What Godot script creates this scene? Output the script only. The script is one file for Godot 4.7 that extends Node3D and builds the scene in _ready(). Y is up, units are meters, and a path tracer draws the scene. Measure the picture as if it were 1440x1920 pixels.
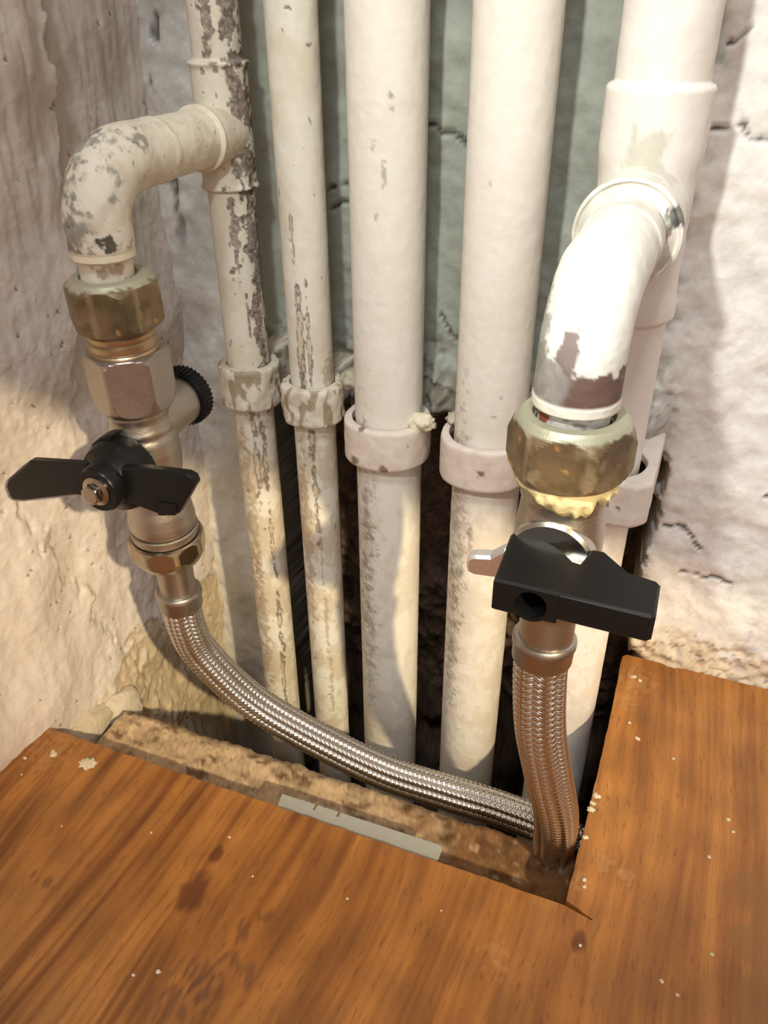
extends Node3D
# Corner of a room: five painted pipes behind two lever valves with braided hoses that dive through a hole cut in the floor.
# Axes: x along the back wall to the right, y up, z out of the back wall. Floor top is y = 0, back wall face is z = 0.

var N1 := FastNoiseLite.new()
var N2 := FastNoiseLite.new()
var N3 := FastNoiseLite.new()
var taken := {}
var bumps := {}
const CAM := Vector3(0.146, 0.3357, 0.393)

# ---------------------------------------------------------------- helpers
var NS: Array[FastNoiseLite] = [N1, N2, N3]
var FS: Array[FastNoiseLite] = [FastNoiseLite.new(), FastNoiseLite.new(), FastNoiseLite.new()]

func noise(p: Vector3, f: float, k := 0) -> float:
	return NS[k].get_noise_3d(p.x * f, p.y * f, p.z * f)

func fbm(p: Vector3, f: float, k := 0) -> float:
	return FS[k].get_noise_3d(p.x * f, p.y * f, p.z * f)

func lin(r: int, g: int, b: int) -> Color:
	return Color(r / 255.0, g / 255.0, b / 255.0).srgb_to_linear()

func mat(c: Color, rough: float, metal := 0.0, vc := false, spec := 0.5) -> StandardMaterial3D:
	var m := StandardMaterial3D.new()
	m.albedo_color = c
	m.roughness = rough
	m.metallic = metal
	m.metallic_specular = spec
	m.vertex_color_use_as_albedo = vc
	return m

func bump(m: StandardMaterial3D, freq: float, cm: float, sc := 10.0) -> StandardMaterial3D:
	var t: NoiseTexture2D = bumps.get(freq)
	if t == null:
		t = NoiseTexture2D.new()
		bumps[freq] = t
	t.width = 512
	t.height = 512
	t.seamless = true
	var n := FastNoiseLite.new()
	n.seed = 7
	n.frequency = freq
	n.fractal_octaves = 4
	t.noise = n
	m.heightmap_enabled = true
	m.heightmap_texture = t
	m.heightmap_scale = cm
	m.uv1_triplanar = true
	m.uv1_scale = Vector3.ONE * sc
	return m

func put(called: String, mesh: Mesh, m: Material, parent: Node = self) -> MeshInstance3D:
	var o := MeshInstance3D.new()
	o.name = numbered(called) if parent == self else called
	o.mesh = mesh
	o.material_override = m
	o.cast_shadow = GeometryInstance3D.SHADOW_CASTING_SETTING_ON
	parent.add_child(o, true)
	return o

func numbered(called: String) -> String:
	taken[called] = taken.get(called, -1) + 1
	return called if taken[called] == 0 else "%s_%03d" % [called, taken[called]]

func thing(called: String, label: String, category: String, group := "") -> Node3D:
	var o := Node3D.new()
	o.name = numbered(called)
	add_child(o)
	o.set_meta("label", label)
	o.set_meta("category", category)
	if group:
		o.set_meta("group", group)
	return o

func structure(called: String) -> Node3D:
	var o := Node3D.new()
	o.name = called
	add_child(o)
	o.set_meta("kind", "structure")
	return o

# grid of nu x nv points; f(i, j) gives [point, colour]; the front looks along dv x du
func grid(nu: int, nv: int, closed: bool, f: Callable) -> ArrayMesh:
	var P := PackedVector3Array()
	var K := PackedColorArray()
	P.resize(nu * nv)
	K.resize(nu * nv)
	for j in nv:
		for i in nu:
			var r: Array = f.call(i, j)
			P[j * nu + i] = r[0]
			K[j * nu + i] = r[1]
	return grid_from(nu, nv, closed, P, K)

func grid_from(nu: int, nv: int, closed: bool, P: PackedVector3Array, K: PackedColorArray) -> ArrayMesh:
	var NN := PackedVector3Array()
	NN.resize(nu * nv)
	for j in nv:
		var j0 := maxi(j - 1, 0) * nu
		var j1 := mini(j + 1, nv - 1) * nu
		for i in nu:
			var i0 := (i - 1 + nu) % nu if closed else maxi(i - 1, 0)
			var i1 := (i + 1) % nu if closed else mini(i + 1, nu - 1)
			var n := (P[j1 + i] - P[j0 + i]).cross(P[j * nu + i1] - P[j * nu + i0])
			NN[j * nu + i] = n.normalized() if n.length_squared() > 1e-24 else Vector3.UP
	var I := PackedInt32Array()
	var cols := nu if closed else nu - 1
	I.resize(cols * (nv - 1) * 6)
	var k := 0
	for j in nv - 1:
		for i in cols:
			var a := j * nu + i
			var b := j * nu + (i + 1) % nu
			var c := b + nu
			var d := a + nu
			I[k] = a; I[k + 1] = b; I[k + 2] = c
			I[k + 3] = a; I[k + 4] = c; I[k + 5] = d
			k += 6
	var A := []
	A.resize(Mesh.ARRAY_MAX)
	A[Mesh.ARRAY_VERTEX] = P
	A[Mesh.ARRAY_NORMAL] = NN
	A[Mesh.ARRAY_COLOR] = K
	A[Mesh.ARRAY_INDEX] = I
	var m := ArrayMesh.new()
	m.add_surface_from_arrays(Mesh.PRIMITIVE_TRIANGLES, A)
	return m

# turned shape round the local y axis, profile of (radius, height) going up the outside; creases where the profile bends sharply.
# hex > 0: flats at that distance from the axis cut the profile (n flats)
func lathe(prof: Array, xf := Transform3D(), hex := 0.0, n := 6, col: Variant = null, seg := 72, turn := 0.0) -> ArrayMesh:
	if col != null:   # close rings so that the colours show their grain
		var fine := []
		for k in prof.size() - 1:
			var parts := maxi(1, int(prof[k].distance_to(prof[k + 1]) / 0.0008))
			for c in parts:
				fine.append(prof[k].lerp(prof[k + 1], c / float(parts)))
		fine.append(prof[-1])
		prof = fine
	var st := SurfaceTool.new()
	st.begin(Mesh.PRIMITIVE_TRIANGLES)
	var group := 0
	for k in prof.size() - 1:
		var p0: Vector2 = prof[k]
		var p1: Vector2 = prof[k + 1]
		if p0.is_equal_approx(p1):
			continue
		if k > 0:
			var d0: Vector2 = (p0 - prof[k - 1]).normalized()
			if d0.dot((p1 - p0).normalized()) < 0.82:
				group += 1
		st.set_smooth_group(-1 if hex > 0.0 else group)
		for i in seg:
			var q := []
			for c in [[p0, i], [p0, i + 1], [p1, i + 1], [p1, i]]:
				var th: float = TAU * (c[1] % seg) / seg
				var r: float = c[0].x
				if hex > 0.0:
					var a := fposmod(th + turn, TAU / n) - PI / n
					r = minf(r, hex / cos(a))
				q.append(xf * Vector3(r * cos(th), c[0].y, r * sin(th)))
			for t in [0, 1, 2, 0, 2, 3]:
				if col != null:
					st.set_color(col.call(q[t]))
				st.add_vertex(q[t])
	st.generate_normals()
	return st.commit()

# round bar swept along points, radii along it
func sweep(pts: PackedVector3Array, rad: PackedFloat32Array, nu: int, col: Callable, disp: Variant = null) -> ArrayMesh:
	var fr := frames(pts)
	return grid(nu, pts.size(), true, func(i: int, j: int):
		var a := TAU * i / nu
		var dir: Vector3 = fr[j][0] * cos(a) - fr[j][1] * sin(a)
		var p: Vector3 = pts[j] + dir * rad[j]
		var c: Color = col.call(p)
		if disp != null:
			p += dir * float(disp.call(p))
		return [p, c])

func frames(pts: PackedVector3Array) -> Array:
	var out := []
	var n := Vector3.ZERO
	for j in pts.size():
		var t := (pts[mini(j + 1, pts.size() - 1)] - pts[maxi(j - 1, 0)]).normalized()
		if j == 0:
			n = t.cross(Vector3(0.31, 0.2, 0.93)).normalized()
		n = (n - t * n.dot(t)).normalized()
		out.append([n, t.cross(n), t])
	return out

func resample(raw: Array, step: float) -> PackedVector3Array:
	var c := Curve3D.new()
	for k in raw.size():
		var a: Vector3 = raw[maxi(k - 1, 0)]
		var b: Vector3 = raw[mini(k + 1, raw.size() - 1)]
		var tan := (b - a) / 6.0
		c.add_point(raw[k], -tan, tan)
	c.bake_interval = 0.001
	var len := c.get_baked_length()
	var m := int(len / step) + 1
	var out := PackedVector3Array()
	for k in m + 1:
		out.append(c.sample_baked(len * k / m, true))
	return out

func face(st: SurfaceTool, a: Vector3, b: Vector3, c: Vector3, out: Vector3) -> void:
	if (c - a).cross(b - a).dot(out) < 0.0:
		var t := b
		b = c
		c = t
	st.add_vertex(a)
	st.add_vertex(b)
	st.add_vertex(c)

# solid with a bevelled rim: outline in x, y, standing from z0 to z1, placed by xf
func prism(poly: PackedVector2Array, z0: float, z1: float, bevel: float, xf := Transform3D()) -> ArrayMesh:
	if Geometry2D.is_polygon_clockwise(poly):
		poly.reverse()
	var n := poly.size()
	var inset := PackedVector2Array()
	for i in n:
		var d0 := (poly[i] - poly[(i - 1 + n) % n]).normalized()
		var d1 := (poly[(i + 1) % n] - poly[i]).normalized()
		var m := (Vector2(-d0.y, d0.x) + Vector2(-d1.y, d1.x)).normalized()
		inset.append(poly[i] + m * bevel)
	var st := SurfaceTool.new()
	st.begin(Mesh.PRIMITIVE_TRIANGLES)
	st.set_smooth_group(-1)
	var rings := [[inset, z0], [poly, z0 + bevel], [poly, z1 - bevel], [inset, z1]]
	for k in 3:
		for i in n:
			var e := (poly[(i + 1) % n] - poly[i])
			var o := xf.basis * Vector3(e.y, -e.x, (k - 1) * e.length())
			var q := []
			for c in [[k, i], [k, (i + 1) % n], [k + 1, (i + 1) % n], [k + 1, i]]:
				var v: Vector2 = rings[c[0]][0][c[1]]
				q.append(xf * Vector3(v.x, v.y, rings[c[0]][1]))
			face(st, q[0], q[1], q[2], o)
			face(st, q[0], q[2], q[3], o)
	var tri := Geometry2D.triangulate_polygon(inset)
	for z in [[z0, -1.0], [z1, 1.0]]:
		for k in range(0, tri.size(), 3):
			var v := []
			for c in 3:
				v.append(xf * Vector3(inset[tri[k + c]].x, inset[tri[k + c]].y, z[0]))
			face(st, v[0], v[1], v[2], xf.basis * Vector3(0, 0, z[1]))
	st.generate_normals()
	return st.commit()

func box(a: Vector3, b: Vector3, bevel := 0.001) -> ArrayMesh:
	return prism(PackedVector2Array([Vector2(a.x, a.y), Vector2(b.x, a.y), Vector2(b.x, b.y), Vector2(a.x, b.y)]), a.z, b.z, bevel)

func along(from: Vector3, dir: Vector3) -> Transform3D:   # local y runs along dir
	var y := dir.normalized()
	var x := (Vector3(0, 0, 1) if absf(y.z) < 0.9 else Vector3(1, 0, 0)).cross(y).normalized()
	return Transform3D(Basis(x, y, x.cross(y)), from)

func spread(a: float, b: float, step: float) -> PackedFloat32Array:
	var out := PackedFloat32Array()
	var n := int(ceil((b - a) / step))
	for k in n + 1:
		out.append(lerpf(a, b, float(k) / n))
	return out

func segdist(p: Vector2, a: Vector2, b: Vector2) -> float:
	return p.distance_to(Geometry2D.get_closest_point_to_segment(p, a, b))

# ---------------------------------------------------------------- scene
func _ready() -> void:
	N1.seed = 11; N2.seed = 23; N3.seed = 5
	for n in [N1, N2, N3]:
		n.frequency = 1.0
		n.noise_type = FastNoiseLite.TYPE_SIMPLEX
		n.fractal_type = FastNoiseLite.FRACTAL_NONE
	for k in 3:
		FS[k].seed = 31 + k
		FS[k].frequency = 1.0
		FS[k].noise_type = FastNoiseLite.TYPE_SIMPLEX
		FS[k].fractal_type = FastNoiseLite.FRACTAL_FBM
		FS[k].fractal_octaves = 3
		FS[k].fractal_lacunarity = 2.3
	look()
	room()
	back_wall()
	left_wall()
	floor_boards()
	pit()
	for k in 5:
		pipe(k)
	for k in 5:
		clip(k)
	valve_by_wall()
	valve_by_board()
	hoses()
	lamps()

func look() -> void:
	var cam := Camera3D.new()
	cam.name = "camera"
	var b := Vector3(0.3196622, 0.5385009, 0.77963636)
	var u := Vector3(-0.19655169, 0.84259553, -0.50139825)
	cam.transform = Transform3D(Basis(u.cross(b), u, b).orthonormalized(), CAM)
	cam.fov = rad_to_deg(2.0 * atan(960.0 / 1530.0))
	cam.near = 0.01
	cam.far = 20.0
	add_child(cam)
	cam.current = true
	var e := Environment.new()
	e.background_mode = Environment.BG_COLOR
	e.background_color = Color(0.0, 0.0, 0.0)
	e.tonemap_mode = Environment.TONE_MAPPER_LINEAR
	e.tonemap_exposure = 1.12
	e.sdfgi_enabled = true
	e.ssao_enabled = true
	e.ssil_enabled = true
	var w := WorldEnvironment.new()
	w.name = "environment"
	w.environment = e
	add_child(w)

const TORCH := Vector3(0.06, 0.465, 0.375)
const TORCH_AIM := Vector3(0.165, 0.300, 0.0)
const LAMP := Vector3(1.0, 0.9, 0.98)
const LAMP_AIM := Vector3(0.0, 0.12, 0.06)
const CEIL := Vector3(0.35, 2.34, 1.15)
const PANEL := Vector3(0.95, 1.15, 2.17)

func lamps() -> void:
	var white := mat(Color(0.9, 0.9, 0.88), 0.4)
	var dark := mat(Color(0.08, 0.08, 0.085), 0.4)
	# unseen rail added to cut the warm light; puck lamp on its inner face
	var rail := thing("added_shade_rail", "white painted board added above the viewer to block lamp light", "rail")
	put("board", box(Vector3(-0.14, 0.42, 0.402), Vector3(1.9, 0.62, 0.42), 0.002), white, rail)
	var t := thing("puck_lamp", "small black puck lamp stuck on the inner face of the added rail", "lamp")
	var dir := (TORCH_AIM - TORCH).normalized()
	var xf := along(TORCH - dir * 0.004, -dir)
	put("casing", lathe([Vector2(0.014, 0.0), Vector2(0.015, 0.001), Vector2(0.015, 0.012), Vector2(0.010, 0.017), Vector2(0.010, 0.028), Vector2(0.0, 0.028)], xf), dark, t)
	var lens := mat(Color(1, 1, 1), 0.3)
	lens.emission_enabled = true
	lens.emission = Color(0.98, 1.0, 0.975)
	lens.emission_energy_multiplier = 2.0
	put("puck_lamp_lens", lathe([Vector2(0.0, 0.0015), Vector2(0.012, 0.0015)], xf), lens, t)
	var s := SpotLight3D.new()
	s.name = "puck_light"
	add_child(s)
	s.look_at_from_position(TORCH, TORCH_AIM)
	s.light_color = Color(0.98, 1.0, 0.975)
	s.light_energy = 0.12
	s.light_size = 0.006
	s.spot_angle = 46.0
	s.spot_angle_attenuation = 1.0
	s.spot_range = 6.0
	s.spot_attenuation = 2.0
	s.shadow_enabled = true
	# warm reflector lamp hung on a cord to the right
	var l := thing("reflector_lamp", "white metal reflector lamp hanging on a cord to the right of the pipes", "lamp")
	var d2 := (LAMP_AIM - LAMP).normalized()
	var xl := along(LAMP - d2 * 0.03, -d2)
	put("lamp_shade", lathe([Vector2(0.047, -0.02), Vector2(0.05, -0.02), Vector2(0.05, -0.018), Vector2(0.03, 0.05), Vector2(0.02, 0.07), Vector2(0.0, 0.07)], xl), white, l)
	var bulb := mat(Color(1, 1, 1), 0.3)
	bulb.emission_enabled = true
	bulb.emission = Color(1.0, 0.93, 0.74)
	bulb.emission_energy_multiplier = 3.0
	put("lamp_bulb", lathe([Vector2(0.0, 0.0), Vector2(0.012, 0.003), Vector2(0.018, 0.014), Vector2(0.016, 0.026), Vector2(0.009, 0.04), Vector2(0.009, 0.06)], xl), bulb, l)
	put("cord", lathe([Vector2(0.002, 0.0), Vector2(0.002, 2.41 - LAMP.y - 0.07)], Transform3D(Basis(), LAMP - d2 * 0.098), 0.0, 6, null, 12), dark, l)
	var s2 := SpotLight3D.new()
	s2.name = "reflector_light"
	add_child(s2)
	s2.look_at_from_position(LAMP, LAMP_AIM)
	s2.light_color = Color(1.0, 0.92, 0.75)
	s2.light_energy = 2.25
	s2.light_size = 0.018
	s2.spot_angle = 10.5
	s2.spot_angle_attenuation = 0.8
	s2.spot_range = 6.0
	s2.spot_attenuation = 2.0
	s2.shadow_enabled = true
	# flat unseen panel added behind the viewer as fill light
	var c := thing("added_wall_fill", "large square white fill panel added on the wall facing the pipes", "light")
	put("frame", box(PANEL + Vector3(-0.42, -0.42, 0.0), PANEL + Vector3(0.42, 0.42, 0.03)), white, c)
	var glow := mat(Color(1, 1, 1), 0.4)
	glow.emission_enabled = true
	glow.emission = Color(0.93, 0.965, 1.0)
	glow.emission_energy_multiplier = 1.0
	put("fill_diffuser", box(PANEL + Vector3(-0.4, -0.4, -0.006), PANEL + Vector3(0.4, 0.4, 0.002)), glow, c)
	var a := AreaLight3D.new()
	a.name = "wall_fill_light"
	add_child(a)
	a.look_at_from_position(PANEL + Vector3(0, 0, -0.012), PANEL + Vector3(0, 0, -1))
	a.area_size = Vector2(0.8, 0.8)
	a.light_color = Color(0.93, 0.965, 1.0)
	a.light_energy = 0.6
	a.area_range = 8.0
	a.shadow_enabled = true

	# round unseen ceiling lamp, added for fill and metal reflections
	var e := thing("added_ceiling_fill", "round white fill light added on the ceiling near the middle of the room", "light")
	put("fill_diffuser", lathe([Vector2(0.0, 2.352), Vector2(0.14, 2.356), Vector2(0.16, 2.37), Vector2(0.16, 2.38)], Transform3D(Basis(), Vector3(CEIL.x, 0, CEIL.z))), glow, e)
	put("rim", lathe([Vector2(0.165, 2.375), Vector2(0.172, 2.376), Vector2(0.172, 2.40)], Transform3D(Basis(), Vector3(CEIL.x, 0, CEIL.z))), white, e)
	var o := AreaLight3D.new()
	o.name = "ceiling_fill_light"
	add_child(o)
	o.look_at_from_position(CEIL, CEIL + Vector3(0, -1, 0), Vector3(0, 0, 1))
	o.area_size = Vector2(0.28, 0.28)
	o.light_color = Color(0.95, 0.97, 1.0)
	o.light_energy = 2.2
	o.area_range = 8.0
	o.shadow_enabled = true

# ---------------------------------------------------------------- setting
func room() -> void:
	var w := mat(Color(0.80, 0.77, 0.73), 0.9)
	var r := structure("wall_right")
	put("panel", box(Vector3(1.9, -0.3, -0.1), Vector3(2.0, 2.5, 2.3)), w, r)
	var f := structure("wall_front")
	put("panel", box(Vector3(-0.25, -0.3, 2.2), Vector3(2.0, 2.5, 2.3)), w, f)
	var c := structure("ceiling")
	put("panel", box(Vector3(-0.25, 2.4, -0.1), Vector3(2.0, 2.5, 2.3)), w, c)

func recess(x: float, y: float) -> float:   # 1 where the plaster behind the pipes is broken away
	var p := Vector3(x, y, 0.0)
	var e := fbm(p, 45.0, 1) * 0.009 + noise(p, 170.0) * 0.002
	var top := 0.134 + e
	var low := -0.004 + fbm(p, 60.0) * 0.006
	var a := smoothstep(0.006, -0.006, y - top)
	var l := smoothstep(-0.100, -0.094, x + e * 0.4)
	var rr := smoothstep(0.142, 0.134, x - e * 0.5)
	var right := smoothstep(0.148, 0.142, x) * smoothstep(low + 0.004, low - 0.004, y)
	return maxf(a * l * rr, right * l)

func back_wall() -> void:
	var W := structure("wall_back")
	var ys := spread(-0.26, -0.14, 0.012)
	ys.append_array(spread(-0.138, 0.36, 0.0017))
	ys.append_array(PackedFloat32Array([0.4, 0.6, 1.2, 2.41]))
	var xs := spread(-0.16, 0.262, 0.0017)
	xs.append_array(PackedFloat32Array([0.3, 0.4, 0.7, 1.2, 1.91]))
	var cracks := [[Vector2(0.0085, 0.2835), Vector2(0.0197, 0.2799)], [Vector2(0.0197, 0.2799), Vector2(0.0236, 0.2772)], [Vector2(0.0236, 0.2772), Vector2(0.030, 0.2750)],
		[Vector2(-0.043, 0.2520), Vector2(-0.032, 0.2550)], [Vector2(-0.041, 0.243), Vector2(-0.033, 0.2465)], [Vector2(0.0187, 0.1937), Vector2(0.0235, 0.1828)], [Vector2(0.0235, 0.1828), Vector2(0.030, 0.1806)],
		[Vector2(0.1318, 0.3166), Vector2(0.1404, 0.3220)], [Vector2(0.1439, 0.2874), Vector2(0.1478, 0.2836)], [Vector2(0.1478, 0.2836), Vector2(0.165, 0.2835)], [Vector2(0.133, 0.288), Vector2(0.1439, 0.2874)],
		[Vector2(0.1454, 0.0932), Vector2(0.1575, 0.0944)], [Vector2(0.1575, 0.0944), Vector2(0.1664, 0.0829)], [Vector2(0.16, 0.066), Vector2(0.185, 0.0645)], [Vector2(0.19, 0.122), Vector2(0.215, 0.128)]]
	var dirty := lin(158, 160, 148)
	var fresh := lin(238, 231, 223)
	var void_c := lin(96, 79, 66)
	var rubble := lin(128, 118, 104)
	var f := func(i: int, j: int):
		var x := xs[j]
		var y := ys[i]
		var p := Vector3(x, y, 0.0)
		var q := Vector2(x, y)
		var rc := recess(x, y)
		var big := fbm(p, 16.0)
		var mid := fbm(p, 55.0, 2)
		var fine := noise(p, 260.0, 1)
		var z := big * 0.0030 + mid * 0.0008 + fine * 0.00012
		# ragged ledge of broken plaster over the hole
		var near := smoothstep(0.195, 0.155, y) * smoothstep(-0.105, -0.09, x) * smoothstep(0.15, 0.13, x)
		z += near * (fbm(p, 90.0) * 0.006 - 0.003) + 0.017 * smoothstep(0.180, 0.142, y + mid * 0.008) * smoothstep(-0.097, -0.085, x) * smoothstep(0.142, 0.13, x)
		var c := dirty.lerp(fresh, smoothstep(0.120, 0.135, x + mid * 0.01))
		var corner := smoothstep(-0.098, -0.106, x + fbm(p * Vector3(1, 0.3, 1), 60.0) * 0.010)
		c = c.lerp(lin(214, 210, 202), corner * 0.9)
		var tone := 1.0 + 0.10 * mid + 0.05 * fine + 0.07 * big
		c = Color(c.r * tone, c.g * tone, c.b * (tone - 0.02 * big))
		# long sooty cracks either side of the corner strip
		var edge := absf(x + 0.1035 + fbm(p * Vector3(1, 0.45, 1), 50.0, 1) * 0.007)
		var crack := smoothstep(0.0022, 0.0006, edge) * smoothstep(-0.25, 0.15, noise(p, 42.0, 2) + 0.1)
		var edge2 := absf(x + 0.1385 + fbm(p * Vector3(1, 0.45, 1), 60.0, 2) * 0.006)
		crack = maxf(crack, smoothstep(0.0028, 0.0006, edge2) * smoothstep(-0.1, 0.2, noise(p, 55.0, 1)) * smoothstep(0.2, 0.24, y))
		var wig := Vector2(noise(p, 110.0), noise(p, 110.0, 1)) * 0.0011
		for k in cracks:
			var d := segdist(q + wig, k[0], k[1])
			crack = maxf(crack, smoothstep(0.0011, 0.0002, d))
		z -= crack * 0.0022
		c = c.lerp(lin(70, 66, 62), crack * 0.85)
		c = c.lerp(rubble, near * smoothstep(-0.2, 0.3, fbm(p, 70.0, 1) + (0.172 - y) * 14.0) * 0.9)
		# crumbled buff plaster along the bottom by the board, bluish rub marks
		var foot := smoothstep(0.030, 0.010, y + fbm(p, 70.0) * 0.016) * smoothstep(0.12, 0.14, x)
		c = c.lerp(lin(214, 190, 150), foot * 0.7)
		z += foot * (fbm(p, 120.0) * 0.003)
		var speck := smoothstep(0.62, 0.75, noise(p, 330.0, 2)) * smoothstep(0.035, 0.008, y) * smoothstep(0.13, 0.14, x)
		c = c.lerp(lin(60, 50, 42), speck * 0.7)
		var rub := smoothstep(0.004, 0.001, absf(x - 0.2025 + noise(p, 60.0) * 0.002)) * smoothstep(0.05, 0.04, y) * smoothstep(-0.3, 0.3, noise(p, 200.0))
		rub = maxf(rub, smoothstep(0.35, 0.6, noise(p * Vector3(1.6, 0.6, 1), 60.0, 2)) * smoothstep(0.14, 0.16, x) * smoothstep(0.11, 0.07, y) * 0.35)
		c = c.lerp(lin(168, 165, 170), rub * 0.6)
		# soil and old brick inside the hole
		z = lerpf(z, -0.075 + big * 0.012 + mid * 0.004, rc)
		var deep := Color(void_c.r, void_c.g, void_c.b) * (1.0 + 0.6 * mid + 0.4 * fine)
		c = c.lerp(deep, smoothstep(0.25, 0.6, rc))
		return [Vector3(x, y, z), Color(maxf(c.r, 0.0), maxf(c.g, 0.0), maxf(c.b, 0.0))]
	var m := bump(mat(Color.WHITE, 0.88, 0.0, true, 0.3), 0.03, 0.02, 14.0)
	put("plaster", grid(ys.size(), xs.size(), false, f), m, W)
	put("masonry", box(Vector3(-0.25, -0.3, -0.2), Vector3(2.0, 2.5, -0.11)), mat(Color(0.4, 0.36, 0.32), 0.9), W)

func left_wall() -> void:
	var W := structure("wall_left")
	var ys := spread(-0.26, -0.12, 0.012)
	ys.append_array(spread(-0.118, 0.352, 0.0013))
	ys.append_array(PackedFloat32Array([0.38, 0.5, 1.0, 2.41]))
	var zs := PackedFloat32Array([-0.09, -0.05])
	zs.append_array(spread(-0.03, 0.215, 0.0013))
	zs.append_array(PackedFloat32Array([0.3, 0.6, 1.2, 2.21]))
	var paint := lin(224, 211, 201)
	var tan := lin(204, 184, 154)
	var f := func(i: int, j: int):
		var z := zs[i]
		var y := ys[j]
		var p := Vector3(0.0, y, z)
		var big := noise(p, 14.0, 1) * 0.8
		var mid := fbm(p, 40.0)
		var upper := smoothstep(0.17, 0.26, y + big * 0.03)
		var streak := fbm(p * Vector3(1, 0.2, 1), 62.0, 2)
		var lumps := fbm(Vector3(0, y * 0.5 + z * 0.5, z * 1.2 - y * 0.5), 75.0, 1)
		var fine := noise(p, 300.0, 2)
		var x := big * 0.0042 + mid * 0.0006 + fine * 0.00006
		x += upper * streak * 0.0017 + (1.0 - upper) * lumps * 0.0007
		# proud coat of plaster that ends in a lip
		var zs_ := 0.069 + (0.335 - y) * 0.07 + maxf(0.0, 0.25 - y) * 0.22 + fbm(p, 40.0, 2) * 0.006
		var lip := smoothstep(-0.003, 0.002, z - zs_) * smoothstep(0.13, 0.2, y)
		x += lip * 0.0055
		# lower trowelled step running down to the floor
		var z2 := 0.148 - (0.12 - y) * 0.35 + fbm(p, 35.0) * 0.012
		x += smoothstep(-0.004, 0.004, z - z2) * smoothstep(0.16, 0.11, y) * 0.003
		var tone := 1.0 + 0.07 * mid + 0.05 * streak * upper + 0.03 * fine
		var c := Color(paint.r * tone, paint.g * tone, paint.b * tone)
		c = c.lerp(lin(176, 158, 142), smoothstep(0.1, 0.5, streak + big * 0.5) * upper * 0.45)
		var bare := smoothstep(-0.006, -0.016, y + fbm(p, 42.0, 2) * 0.022 + maxf(0.0, z - 0.135) * 0.8) * smoothstep(0.17, 0.15, z)
		c = c.lerp(Color(tan.r * tone, tan.g * tone, tan.b * tone), bare)
		x -= bare * 0.0015 - bare * lumps * 0.001
		var pit_ := smoothstep(0.94, 0.96, noise(p, 130.0, 1))
		x -= pit_ * 0.0009
		c = c.lerp(lin(90, 78, 68), pit_ * 0.8)
		return [Vector3(-0.146 + x, y, z), Color(maxf(c.r, 0.0), maxf(c.g, 0.0), maxf(c.b, 0.0))]
	var m := bump(mat(Color.WHITE, 0.8, 0.0, true, 0.35), 0.03, 0.02, 14.0)
	put("plaster", grid(zs.size(), ys.size(), false, f), m, W)
	put("masonry", box(Vector3(-0.25, -0.3, -0.2), Vector3(-0.165, 2.5, 2.3)), mat(Color(0.4, 0.36, 0.32), 0.9), W)

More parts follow.
